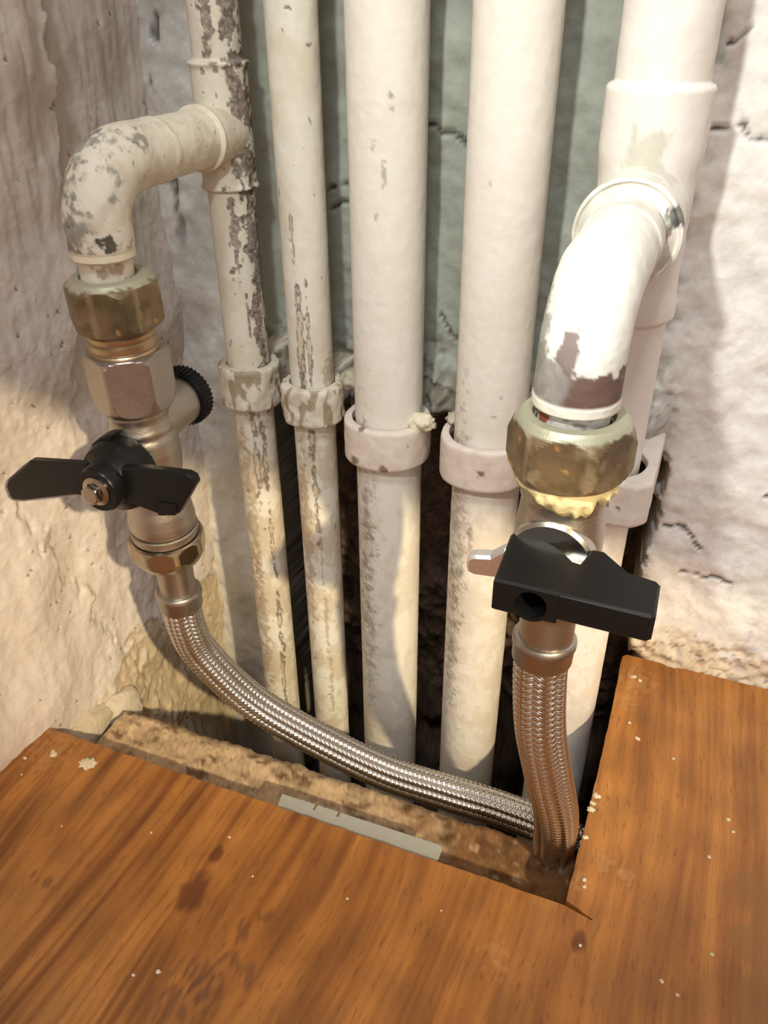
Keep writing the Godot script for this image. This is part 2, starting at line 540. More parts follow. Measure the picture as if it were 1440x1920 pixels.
func wood_texture() -> ImageTexture:
	var w := 1536
	var h := 768
	var B := PackedByteArray()
	B.resize(w * h * 3)
	var knots := [[Vector2(-0.0147, 0.2275), 0.0062], [Vector2(-0.0153, 0.2075), 0.003], [Vector2(0.1477, 0.1864), 0.003], [Vector2(0.175, 0.28), 0.005]]
	var stains := [[Vector2(0.0147, 0.2346), 0.005], [Vector2(0.0148, 0.2456), 0.006], [Vector2(0.0071, 0.2557), 0.009], [Vector2(0.0127, 0.2625), 0.009], [Vector2(0.0263, 0.2503), 0.006], [Vector2(0.0212, 0.2256), 0.004], [Vector2(0.004, 0.27), 0.012], [Vector2(-0.0872, 0.2473), 0.003], [Vector2(-0.0788, 0.2482), 0.004]]
	var pale := [[Vector2(0.150, 0.022), 0.010], [Vector2(0.145, 0.04), 0.006], [Vector2(0.1515, 0.1455), 0.006], [Vector2(0.162, 0.148), 0.005], [Vector2(0.1171, 0.2047), 0.006], [Vector2(0.1185, 0.211), 0.004], [Vector2(-0.13, 0.185), 0.014], [Vector2(0.142, 0.115), 0.004], [Vector2(0.1435, 0.159), 0.004]]
	var light := Vector3(174, 116, 57)
	var dark := Vector3(128, 78, 35)
	for j in h:
		var z := 0.36 * (j + 0.5) / h
		for i in w:
			var x := -0.17 + 0.45 * (i + 0.5) / w
			var gx := x + N2.get_noise_2d(x * 9.0, z * 4.0) * 0.0055
			var kn := 0.0
			var shade_streaks := smoothstep(0.10, -0.05, x + N3.get_noise_2d(x * 14.0, z * 3.0) * 0.06)  # denser dark grain to the left, also painting in the shade there
			for k in knots:
				var d: Vector2 = Vector2(x, z) - k[0]
				var e := Vector2(d.x, d.y * 0.6).length() / float(k[1])
				if e < 4.0:
					gx += d.x / maxf(e, 0.6) * 1.2 * exp(-e * 0.7)
					kn = maxf(kn, smoothstep(1.25, 0.6, e + N1.get_noise_2d(x * 160.0, z * 90.0) * 0.15))
			var a := N1.get_noise_2d(gx * 60.0, z * 3.5)
			var b := N2.get_noise_2d(gx * 190.0, z * 8.0)
			var c := N3.get_noise_2d(gx * 620.0, z * 26.0)
			var t := clampf(0.36 + 0.30 * a + 0.20 * b + 0.10 * c + shade_streaks * 0.32 * maxf(0.0, b + 0.6 * a + 0.2), 0.0, 1.25)
			var col := light.lerp(dark, t)
			var pore := smoothstep(0.72, 0.95, N1.get_noise_2d(gx * 420.0 + 50.0, z * 60.0))
			col = col.lerp(Vector3(110, 60, 30), pore * 0.4)
			col = col.lerp(Vector3(92, 50, 26), kn * 0.7)
			if absf(x - 0.2) < 0.06 or z > 0.2 or x < 0.16:
				var blot := N3.get_noise_2d(x * 40.0, z * 30.0)
				col *= 1.0 + blot * 0.06
			for k in stains:
				var d: Vector2 = (Vector2(x, z) - k[0]) / float(k[1])
				var e := 1.0 - d.length()
				if e > -0.8:
					var m := smoothstep(0.0, 0.9, e + N2.get_noise_2d(x * 260.0, z * 90.0) * 0.6)
					col = col.lerp(Vector3(104, 66, 44), m * 0.5)
			for k in pale:
				var d: Vector2 = (Vector2(x, z) - k[0]) / float(k[1])
				var e := 1.0 - d.length()
				if e > -0.9:
					var m := smoothstep(0.1, 0.6, e + N1.get_noise_2d(x * 190.0, z * 150.0) * 0.8)
					col = col.lerp(Vector3(206, 160, 120), m * 0.22)
			var dull := smoothstep(0.0, 0.004, x - 0.208 + N2.get_noise_2d(x * 50.0, z * 40.0) * 0.006) * smoothstep(0.125, 0.135, z + N1.get_noise_2d(x * 60.0, z * 60.0) * 0.006)
			col = col.lerp(Vector3(138, 96, 54), dull * 0.6)
			var o := (j * w + i) * 3
			B[o] = clampi(int(col.x), 0, 255)
			B[o + 1] = clampi(int(col.y), 0, 255)
			B[o + 2] = clampi(int(col.z), 0, 255)
	return ImageTexture.create_from_image(Image.create_from_data(w, h, false, Image.FORMAT_RGB8, B))

func slab(outline: PackedVector2Array, y0: float, y1: float) -> ArrayMesh:   # outline in x, z with planar uv for the grain
	var n := outline.size()
	if Geometry2D.is_polygon_clockwise(outline):
		outline.reverse()
	var st := SurfaceTool.new()
	st.begin(Mesh.PRIMITIVE_TRIANGLES)
	st.set_smooth_group(-1)
	var v := func(p: Vector2, y: float):
		st.set_uv(Vector2((p.x + 0.17) / 0.45 + (y - y1) * 2.0, p.y / 0.36))
		st.add_vertex(Vector3(p.x, y, p.y))
	var tri := Geometry2D.triangulate_polygon(outline)
	for k in range(0, tri.size(), 3):
		var a := outline[tri[k]]
		var b := outline[tri[k + 1]]
		var c := outline[tri[k + 2]]
		if (b - a).cross(c - a) < 0.0:
			var t := b
			b = c
			c = t
		for p in [a, b, c]:
			v.call(p, y1)
		for p in [a, c, b]:
			v.call(p, y0)
	for i in n:
		var a := outline[i]
		var b := outline[(i + 1) % n]
		for q in [[a, y0], [a, y1], [b, y1], [a, y0], [b, y1], [b, y0]]:
			v.call(q[0], q[1])
	st.generate_normals()
	return st.commit()

func blob(at: Vector3, size: Vector3, seed_at: float, rough := 0.35) -> ArrayMesh:   # irregular lump
	return grid(20, 12, true, func(i: int, j: int):
		var th := TAU * i / 20.0
		var ph := PI * (j / 11.0 - 0.5)
		var d := Vector3(cos(th) * cos(ph), sin(ph), sin(th) * cos(ph))
		var r := 1.0 + rough * (noise(d + Vector3(seed_at, 0, 0), 1.3) + 0.5 * noise(d + Vector3(0, seed_at, 0), 3.0, 1))
		return [at + d * size * r, Color(1, 1, 1)])

func floor_boards() -> void:
	var F := structure("floor")
	var m := mat(Color.WHITE, 0.42, 0.0, false, 0.5)
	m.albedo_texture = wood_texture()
	m.texture_repeat = true
	var edge := PackedVector2Array([Vector2(-0.1535, 0.1755)])
	for k in 71:
		var x := lerpf(-0.150, 0.136, k / 70.0)
		edge.append(Vector2(x, 0.1748 - 0.0022 * (x + 0.15) / 0.289 + noise(Vector3(x, 0, 0), 330.0) * 0.00035))
	edge.append_array(PackedVector2Array([Vector2(0.139, 0.1727), Vector2(0.1512, 0.1752), Vector2(0.1514, 0.1746), Vector2(0.1392, 0.1700)]))
	for k in 40:
		var z := lerpf(0.167, 0.003, k / 39.0)
		edge.append(Vector2(0.1390 + noise(Vector3(z, 3, 0), 200.0) * 0.0003 + 0.0012 * sin(z * 18.0), z))
	edge.append_array(PackedVector2Array([Vector2(0.1415, 0.0008), Vector2(1.9, 0.0018), Vector2(1.9, 2.2), Vector2(-0.158, 2.2), Vector2(-0.158, 0.3)]))
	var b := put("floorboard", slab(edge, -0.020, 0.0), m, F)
	# dried paint and plaster spots
	var spot := mat(Color(0.86, 0.80, 0.70), 0.8)
	var spots := [[-0.1051, 0.1868, 4.2], [-0.1259, 0.1887, 2.0], [-0.1275, 0.1870, 1.0], [-0.0084, 0.2624, 1.0], [-0.0171, 0.2673, 0.7], [-0.0143, 0.1974, 0.7], [0.1475, 0.0186, 1.6], [0.1515, 0.0205, 1.2], [0.1419, 0.1098, 1.7],
		[0.1412, 0.1150, 1.3], [0.1409, 0.1190, 1.6], [0.1411, 0.1355, 1.3], [0.1446, 0.1575, 1.0], [0.1452, 0.1608, 0.8], [0.1485, 0.1880, 0.7], [0.1957, 0.1248, 0.8], [0.2030, 0.1004, 0.9], [0.2054, 0.1067, 0.8], [0.1996, 0.1716, 0.8], [0.1748, 0.0721, 0.8],
		[0.1558, 0.0651, 1.2], [0.1503, 0.0552, 0.9], [0.1815, 0.1905, 0.9], [0.1879, 0.1936, 0.8], [-0.138, 0.196, 0.9], [-0.132, 0.205, 0.6], [-0.092, 0.222, 0.5], [-0.05, 0.209, 0.6], [0.006, 0.211, 0.5], [0.05, 0.205, 0.6], [0.09, 0.195, 0.5]]
	for k in spots.size():
		var s: Array = spots[k]
		var r: float = s[2] * 0.001
		put("paint_splash", blob(Vector3(s[0], 0.0, s[1]), Vector3(r, 0.0006, r * 0.85), k * 3.7, 0.55), spot, b)

func pit() -> void:
	# bare ground below the hole
	var ground := structure("floor_void")
	var gm := mat(Color.WHITE, 0.95, 0.0, true, 0.2)
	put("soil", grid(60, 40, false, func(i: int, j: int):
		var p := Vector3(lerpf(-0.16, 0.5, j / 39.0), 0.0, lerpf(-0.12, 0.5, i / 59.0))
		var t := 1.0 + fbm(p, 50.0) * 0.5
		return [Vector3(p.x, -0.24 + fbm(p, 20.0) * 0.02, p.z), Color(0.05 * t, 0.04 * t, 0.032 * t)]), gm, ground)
	# rough joist along the front of the hole
	var J := thing("floor_joist", "rough dusty timber joist lying under the cut edge of the floorboards", "joist")
	var prof := [Vector2(0.128, -0.17), Vector2(0.1275, -0.06), Vector2(0.127, -0.034), Vector2(0.1285, -0.0265), Vector2(0.133, -0.0235)]
	for k in 26:
		prof.append(Vector2(lerpf(0.135, 0.186, k / 25.0), -0.0232))
	prof.append_array([Vector2(0.188, -0.026), Vector2(0.189, -0.17)])
	var nv := 300
	var jm := mat(Color.WHITE, 0.92, 0.0, true, 0.2)
	put("timber", grid(prof.size(), nv, false, func(i: int, j: int):
		var x := lerpf(-0.128, 0.32, j / float(nv - 1))
		var p := Vector3(x, prof[i].y, prof[i].x)
		var g := fbm(p * Vector3(0.25, 1, 1), 130.0)
		var d := fbm(p, 55.0, 1)
		var q := p + Vector3(0, 1, -0.5) * (g * 0.0010 + d * 0.0014 + noise(p, 400.0, 2) * 0.0004)
		var t := 1.0 + 0.30 * g + 0.2 * d + 0.22 * noise(p, 480.0) + 0.12 * noise(p, 900.0, 1)
		var base := lin(188, 162, 130).lerp(lin(126, 92, 62), smoothstep(0.03, 0.10, x + d * 0.04))  # shadow on the right end put into the timber colour
		base = base.lerp(lin(92, 66, 44), smoothstep(0.15, 0.5, fbm(p * Vector3(0.6, 1, 1), 90.0, 2)) * 0.8)
		var cr := lin(204, 180, 146)
		base = base.lerp(cr, smoothstep(0.7, 0.85, noise(p, 120.0, 2)) * 0.5)
		return [q, Color(base.r * t, base.g * t, base.b * t)]), jm, J)
	# crumbly mortar packed between joist end and wall
	var mort := mat(Color(0.82, 0.76, 0.67), 0.9)
	bump(mort, 0.04, 0.05, 14.0)
	var pk := thing("mortar_packing", "crumbly pale mortar packed between the joist end and the left wall", "mortar")
	put("lump", blob(Vector3(-0.1415, -0.040, 0.128), Vector3(0.013, 0.018, 0.022), 3.0, 0.10), mort, pk)
	put("lump", blob(Vector3(-0.1430, -0.030, 0.155), Vector3(0.012, 0.016, 0.026), 9.0, 0.10), mort, pk)
	var strip := thing("metal_strip", "thin grey metal strip along the cut edge of the floor", "metal strip")
	var sp := PackedVector2Array([Vector2(-0.003, 0.1730), Vector2(-0.0045, 0.1640), Vector2(0.0135, 0.1634), Vector2(0.0138, 0.1668), Vector2(0.0150, 0.1668), Vector2(0.0152, 0.1634), Vector2(0.0260, 0.1632), Vector2(0.0262, 0.1660), Vector2(0.0274, 0.1660), Vector2(0.0276, 0.1632), Vector2(0.0790, 0.1622), Vector2(0.0800, 0.1635), Vector2(0.0800, 0.1722)])
	var sm := mat(Color(0.68, 0.68, 0.66), 0.6, 0.2)
	bump(sm, 0.02, 0.02, 10.0)
	put("plate", prism(sp, 0.003, 0.0052, 0.0004, Transform3D(Basis(Vector3(1, 0, 0), Vector3(0, 0, 1), Vector3(0, -1, 0)), Vector3.ZERO)), sm, strip)

# ---------------------------------------------------------------- pipes
const PX := [-0.0755, -0.038, 0.002, 0.0565, 0.1135]
const PZ := [0.041, 0.041, 0.034, 0.035, 0.040]
const PR := [0.0112, 0.0112, 0.0175, 0.0175, 0.0172]

func paint_mat() -> StandardMaterial3D:
	return bump(mat(Color.WHITE, 0.6, 0.0, true, 0.4), 0.02, 0.02, 12.0)

# s across the pipe as seen (-1 left edge, 1 right edge), height y, half sizes, kind
func pipe_patches(k: int) -> Array:
	match k:
		0: return [[0.62, 0.335, 0.50, 0.028, 0], [-0.28, 0.328, 0.26, 0.020, 0], [0.60, 0.285, 0.46, 0.032, 0], [0.72, 0.268, 0.32, 0.016, 0], [-0.05, 0.236, 0.20, 0.020, 0], [-0.02, 0.222, 0.12, 0.008, 0], [0.78, 0.225, 0.32, 0.034, 0], [0.66, 0.185, 0.20, 0.028, 0], [0.2, 0.20, 0.05, 0.02, 0],
			[0.35, 0.115, 0.14, 0.03, 1], [0.30, 0.06, 0.10, 0.03, 1], [-0.1, 0.11, 0.14, 0.028, 1], [0.25, 0.0, 0.14, 0.03, 1], [0.15, -0.05, 0.1, 0.03, 1], [-0.6, 0.08, 0.3, 0.06, 2], [-0.6, 0.0, 0.3, 0.05, 2]]
		1: return [[-0.42, 0.19, 0.12, 0.030, 1], [-0.06, 0.185, 0.09, 0.022, 1], [-0.35, 0.172, 0.10, 0.010, 1], [-0.5, 0.235, 0.05, 0.015, 1], [0.75, 0.17, 0.3, 0.01, 2], [-0.15, 0.105, 0.12, 0.034, 1], [-0.25, 0.135, 0.14, 0.008, 1], [-0.05, 0.06, 0.09, 0.028, 2], [0.0, 0.01, 0.12, 0.03, 2], [-0.7, 0.07, 0.25, 0.06, 2], [0.1, -0.04, 0.12, 0.03, 2]]
		2: return [[0.10, 0.297, 0.05, 0.004, 3], [-0.10, 0.270, 0.07, 0.006, 3], [-0.35, 0.279, 0.05, 0.004, 3], [-0.72, 0.09, 0.22, 0.05, 4], [-0.7, 0.02, 0.22, 0.06, 4], [0.05, 0.30, 0.06, 0.002, 3], [-0.30, 0.252, 0.06, 0.003, 3]]
		3: return [[-0.72, 0.09, 0.26, 0.06, 4], [-0.75, 0.02, 0.22, 0.05, 4], [-0.35, 0.095, 0.08, 0.01, 4], [0.25, 0.175, 0.05, 0.0015, 3], [0.1, 0.166, 0.06, 0.0015, 3], [-0.4, 0.27, 0.05, 0.002, 3]]
		_: return [[0.35, 0.045, 0.06, 0.002, 3], [0.42, 0.04, 0.04, 0.002, 3]]

func pipe(k: int) -> void:
	var labels := ["thin pipe with badly flaking cream paint and a tee, beside the left wall", "thin cream painted pipe second from the left wall, without any branch", "thick cream pipe in the middle of the row, with grey scuff marks", "thick cream pipe between the scuffed middle pipe and the branched pipe on the right", "thick white pipe at the right end of the row, with a wide tee"]
	var T := thing("painted_pipe", labels[k], "pipe", "row of painted pipes on the back wall")
	var cx: float = PX[k]
	var cz: float = PZ[k]
	var R: float = PR[k]
	var face_to := atan2(CAM.z - cz, CAM.x - cx)
	var patches := pipe_patches(k)
	var cream: Color = [lin(222, 214, 196), lin(222, 215, 199), lin(228, 220, 206), lin(229, 220, 207), lin(236, 227, 218)][k]
	var step := 0.0006 if k < 2 else 0.0010
	var th := PackedFloat32Array()
	var half := int(PI * R / step)
	for i in half:
		th.append(face_to - PI / 2 - 0.15 + (PI + 0.3) * i / half)
	for i in 12:
		th.append(face_to + PI / 2 + 0.15 + (PI - 0.3) * i / 12.0)
	var ys := PackedFloat32Array([-0.23, -0.16])
	ys.append_array(spread(-0.135, 0.345, step))
	ys.append_array(PackedFloat32Array([0.36, 2.41]))
	var tee := [0.2575, 0.3105, 0.0016] if k == 0 else [0.219, 0.306, 0.0026]
	var f := func(i: int, j: int):
		var y := ys[j]
		var a := th[i]
		var rr := R
		if k == 0 or k == 4:   # swollen body of the tee with rolled rims
			var inside := smoothstep(tee[0] - 0.0006, tee[0] + 0.0003, y) * smoothstep(tee[1] + 0.0006, tee[1] - 0.0003, y)
			rr += tee[2] * inside
			if k == 0:
				rr += 0.0009 * (exp(-pow((y - tee[0] - 0.001) / 0.0011, 2.0)) + exp(-pow((y - tee[1] + 0.001) / 0.0011, 2.0)))
			else:   # taper from the sockets to the body
				rr -= 0.0012 * smoothstep(0.285, 0.272, y) * smoothstep(0.222, 0.235, y)
		var d := Vector3(cos(a), 0, sin(a))
		var p := Vector3(cx, y, cz) + d * rr
		var s := sin(face_to - a) if cos(face_to - a) > -0.2 else 5.0
		var n1 := fbm(p, 210.0)
		var n2 := fbm(p * Vector3(1, 0.55, 1), 130.0, 1)
		var c := cream
		var tone := 1.0 + 0.03 * n2 + 0.03 * n1
		var lift := 0.00012 * n2
		var wide := fbm(p, 24.0, 2)
		c = c.lerp(lin(204, 186, 160), clampf(smoothstep(-0.05, 0.35, wide) * (0.40 if k < 2 else 0.10), 0, 1))
		if y < 0.145:
			c = c.lerp(lin(190, 172, 146), (0.55 if k < 2 else 0.28) * smoothstep(-0.25, 0.15, n2 + wide))
		for q in patches:
			var e: float = 1.0 - Vector2((s - q[0]) / q[2], (y - q[1]) / q[3]).length()
			if e < -1.2:
				continue
			if q[4] == 0:
				var m := e + n2 * 1.3 + n1 * 0.5
				var on := smoothstep(0.05, 0.12, m)
				c = c.lerp(lin(146, 133, 120).lerp(lin(112, 100, 92), smoothstep(-0.1, 0.4, n1)), on * 0.95)
				c = c.lerp(lin(186, 176, 160), on * smoothstep(0.28, 0.45, noise(p, 420.0, 2)) * 0.6)
				c = c.lerp(lin(76, 66, 58), smoothstep(0.09, 0.0, absf(m - 0.08)) * 0.5)
				lift -= on * 0.00028
			elif q[4] == 1:   # flaked outline with a clean middle
				var m := e + n2 * 1.2 + n1 * 0.2
				c = c.lerp(lin(112, 98, 86), smoothstep(0.42, 0.10, absf(m - 0.30)) * 0.85)
				lift -= smoothstep(0.1, 0.3, m) * 0.0002
				c = c.lerp(lin(198, 178, 148), smoothstep(0.6, 0.75, m) * 0.7)
			elif q[4] == 2:   # brown staining
				c = c.lerp(lin(158, 136, 110), smoothstep(0.0, 0.5, e + n1 * 0.9 + n2 * 0.7) * 0.6)
			elif q[4] == 3:   # grey scuff
				c = c.lerp(lin(150, 144, 132), smoothstep(0.15, 0.5, e + n1 * 0.9) * 0.7)
			else:   # coarse grime and bare speckle
				c = c.lerp(lin(126, 110, 96), smoothstep(-0.3, 0.7, noise(p, 420.0) * 0.6 + fbm(p, 110.0, 1) + e * 0.8 - 0.1) * 0.55)
		if k < 2:
			var speck := smoothstep(0.93, 0.97, noise(p * Vector3(1, 0.6, 1), 170.0, 2))
			c = c.lerp(lin(92, 82, 72), speck * 0.75)
			lift -= speck * 0.0002
		if k == 4:   # old yellowed coat above the branch socket
			c = c.lerp(lin(188, 184, 164), smoothstep(0.25, 0.6, 1.0 - Vector2((s + 0.05) / 0.75, (y - 0.283) / 0.016).length() + n2 * 0.5) * 0.75)
		return [p + d * lift, Color(c.r * tone, c.g * tone, c.b * tone)]
	var m := paint_mat()
	put("tube", grid(th.size(), ys.size(), true, f), m, T)
	if k == 0:
		branch_small(T, m)
	elif k == 4:
		branch_wide(T, m)

func bend(pts: PackedVector3Array, rad: PackedFloat32Array, x: float, y: float, z0: float, z1: float, y1: float, br: float, radius: Callable) -> void:
	# runs out along z at height y, turns down at z1 and stops at y1
	var length := (z1 - br - z0) + br * PI / 2 + (y - br - y1)
	var n := int(length / 0.0005)
	for i in n + 1:
		var t := length * i / n
		var p: Vector3
		if t < z1 - br - z0:
			p = Vector3(x, y, z0 + t)
		elif t < z1 - br - z0 + br * PI / 2:
			var a := (t - (z1 - br - z0)) / br
			p = Vector3(x, y - br + br * cos(a), z1 - br + br * sin(a))
		else:
			p = Vector3(x, y - br - (t - (z1 - br - z0) - br * PI / 2), z1)
		pts.append(p)
		rad.append(radius.call(t, p))

func branch_small(T: Node3D, m: Material) -> void:
	var col := func(p: Vector3):
		var n1 := fbm(p, 190.0)
		var n2 := fbm(p, 70.0, 1)
		var c := lin(224, 214, 194).lerp(lin(196, 180, 154), smoothstep(-0.1, 0.4, n2) * 0.45)
		# mould and soot on the top and left of the bend
		for q in [[Vector3(-0.082, 0.288, 0.130), 0.013], [Vector3(-0.086, 0.272, 0.140), 0.0125], [Vector3(-0.080, 0.262, 0.149), 0.010], [Vector3(-0.070, 0.287, 0.118), 0.007], [Vector3(-0.066, 0.279, 0.135), 0.0035], [Vector3(-0.066, 0.272, 0.139), 0.003]]:
			var e: float = 1.0 - p.distance_to(q[0]) / q[1]
			c = c.lerp(lin(124, 122, 110), smoothstep(0.0, 0.55, e + n1 * 0.9 + n2 * 0.5) * 0.75)
			c = c.lerp(lin(62, 58, 54), smoothstep(0.86, 1.0, noise(p, 260.0, 2) + e * 0.30) * 0.8)
		var chip := smoothstep(0.2, 0.45, 1.0 - p.distance_to(Vector3(-0.066, 0.2555, 0.145)) / 0.005 + n1 * 0.8)
		c = c.lerp(lin(52, 40, 36), chip * 0.9)
		var ring := smoothstep(0.0035, 0.001, absf(p.y - 0.2545)) * smoothstep(0.0, 0.3, n1 + 0.1) * smoothstep(0.12, 0.125, p.z)
		c = c.lerp(lin(112, 100, 86), ring * 0.6)
		c = c.lerp(lin(80, 70, 60), smoothstep(0.92, 0.96, noise(p, 190.0, 1)) * 0.6)
		if p.y < 0.2535 and p.y > 0.2490 and p.z > 0.12:
			c = lin(232, 220, 192)
		if p.y < 0.249 and p.z > 0.12:
			c = c.lerp(lin(150, 120, 100), smoothstep(0.25, 0.4, n2 + n1 * 0.3) * 0.7)
		return c
	var pts := PackedVector3Array()
	var rad := PackedFloat32Array()
	bend(pts, rad, PX[0], 0.2815, 0.041, 0.137, 0.2395, 0.021, func(t: float, p: Vector3):
		if p.y < 0.2492: return 0.0103
		if p.y < 0.2530: return 0.0122
		if p.z < 0.0620: return 0.0128
		if p.z < 0.0640: return 0.0138
		if p.z < 0.0945: return 0.0121
		if p.z < 0.0975: return 0.0127
		return 0.0125 + 0.0004 * sin(clampf((p.z - 0.1) / 0.037, 0.0, 1.0) * PI))
	var o := put("branch_elbow", sweep(pts, rad, 120, col, func(p: Vector3): return fbm(p, 150.0, 1) * 0.00018), m, T)
	o.set_meta("label", "cream elbow with dark mould spots turning down from the tee")

func branch_wide(T: Node3D, m: Material) -> void:
	var x: float = PX[4] + 0.0005
	# wide socket of the tee, closed by a reducer face
	var sock := func(p: Vector3):
		var c := lin(232, 226, 214)
		var n := fbm(p, 150.0)
		var e := 1.0 - p.distance_to(Vector3(x + 0.0155, 0.270, 0.0885)) / 0.0052
		c = c.lerp(lin(92, 92, 88), smoothstep(0.15, 0.3, e + n * 0.8))
		c = c.lerp(lin(176, 172, 156), smoothstep(0.0, 0.5, fbm(p, 60.0, 1) + 0.15) * 0.45)
		c = c.lerp(lin(150, 130, 112), smoothstep(0.3, 0.5, 1.0 - p.distance_to(Vector3(x + 0.012, 0.2635, 0.0895)) / 0.004 + n))
		return c
	var ax := along(Vector3(x, 0.2625, 0.041), Vector3(0, 0, 1))
	put("branch_socket", lathe([Vector2(0.0180, 0.0), Vector2(0.0182, 0.040), Vector2(0.0190, 0.0425), Vector2(0.0193, 0.0450), Vector2(0.0190, 0.0472), Vector2(0.0180, 0.0478), Vector2(0.0172, 0.0466), Vector2(0.0165, 0.0476), Vector2(0.0150, 0.0490), Vector2(0.0138, 0.0500), Vector2(0.0136, 0.062), Vector2(0.0140, 0.064), Vector2(0.0140, 0.0656), Vector2(0.0132, 0.0668), Vector2(0.0118, 0.0668)], ax, 0.0, 6, sock, 96), m, T)
	var col := func(p: Vector3):
		var n1 := fbm(p, 170.0)
		var n2 := fbm(p, 80.0, 1)
		var c := lin(234, 229, 217).lerp(lin(206, 198, 184), smoothstep(0.0, 0.5, n2) * 0.3)
		var side := (p.x - x) * 0.53 * 1.9 + (0.160 - p.z) * -0.6
		# paint gone near the lower rim: bare brown copper on the right, grey smears on the left
		var band := smoothstep(0.2460, 0.2445, p.y + n1 * 0.004 - clampf((x - 0.002 - p.x) * 0.35, -0.002, 0.006)) * smoothstep(0.2325, 0.2335, p.y)
		var bare := lin(104, 74, 64).lerp(lin(142, 134, 128), smoothstep(0.002, -0.004, p.x - x + n2 * 0.004))
		c = c.lerp(bare, band * 0.95)
		c = c.lerp(lin(176, 168, 162), band * smoothstep(0.2, 0.8, fbm(p, 150.0, 2) + (x - p.x) * 60.0) * 0.5)
		var tongue := smoothstep(0.1, 0.25, 1.0 - Vector2((p.x - x + 0.0025) / 0.004, (p.y - 0.2490) / 0.007).length() + n1 * 0.5) * smoothstep(0.15, 0.16, p.z)
		c = c.lerp(lin(120, 100, 94), tongue * 0.9)
		var left := smoothstep(0.1, 0.4, 1.0 - Vector2((p.x - x + 0.0125) / 0.004, (p.y - 0.250) / 0.014).length() + n1 * 0.6)
		c = c.lerp(lin(138, 136, 126), left * 0.8)
		if p.y < 0.2327 and p.y > 0.2290:
			c = lin(236, 230, 214)
		if p.y <= 0.2290:
			c = lin(206, 204, 198).lerp(lin(150, 142, 138), smoothstep(0.0, 0.3, n1))
			c = c.lerp(lin(150, 84, 68), smoothstep(0.2, 0.4, 1.0 - p.distance_to(Vector3(x - 0.008, 0.2275, 0.168)) / 0.004 + n1))
		return c
	var pts := PackedVector3Array()
	var rad := PackedFloat32Array()
	bend(pts, rad, x, 0.2625, 0.100, 0.160, 0.221, 0.024, func(t: float, p: Vector3):
		if p.y < 0.2288: return 0.0112
		if p.y < 0.2292: return 0.0118
		if p.y < 0.2327: return 0.0134
		return 0.0131 + 0.0004 * sin(clampf(t / 0.05, 0.0, 1.0) * PI))
	var o := put("branch_elbow", sweep(pts, rad, 120, col, func(p: Vector3): return fbm(p, 110.0, 1) * 0.0002), m, T)
	o.set_meta("label", "white elbow with a bare brown band above its rim")

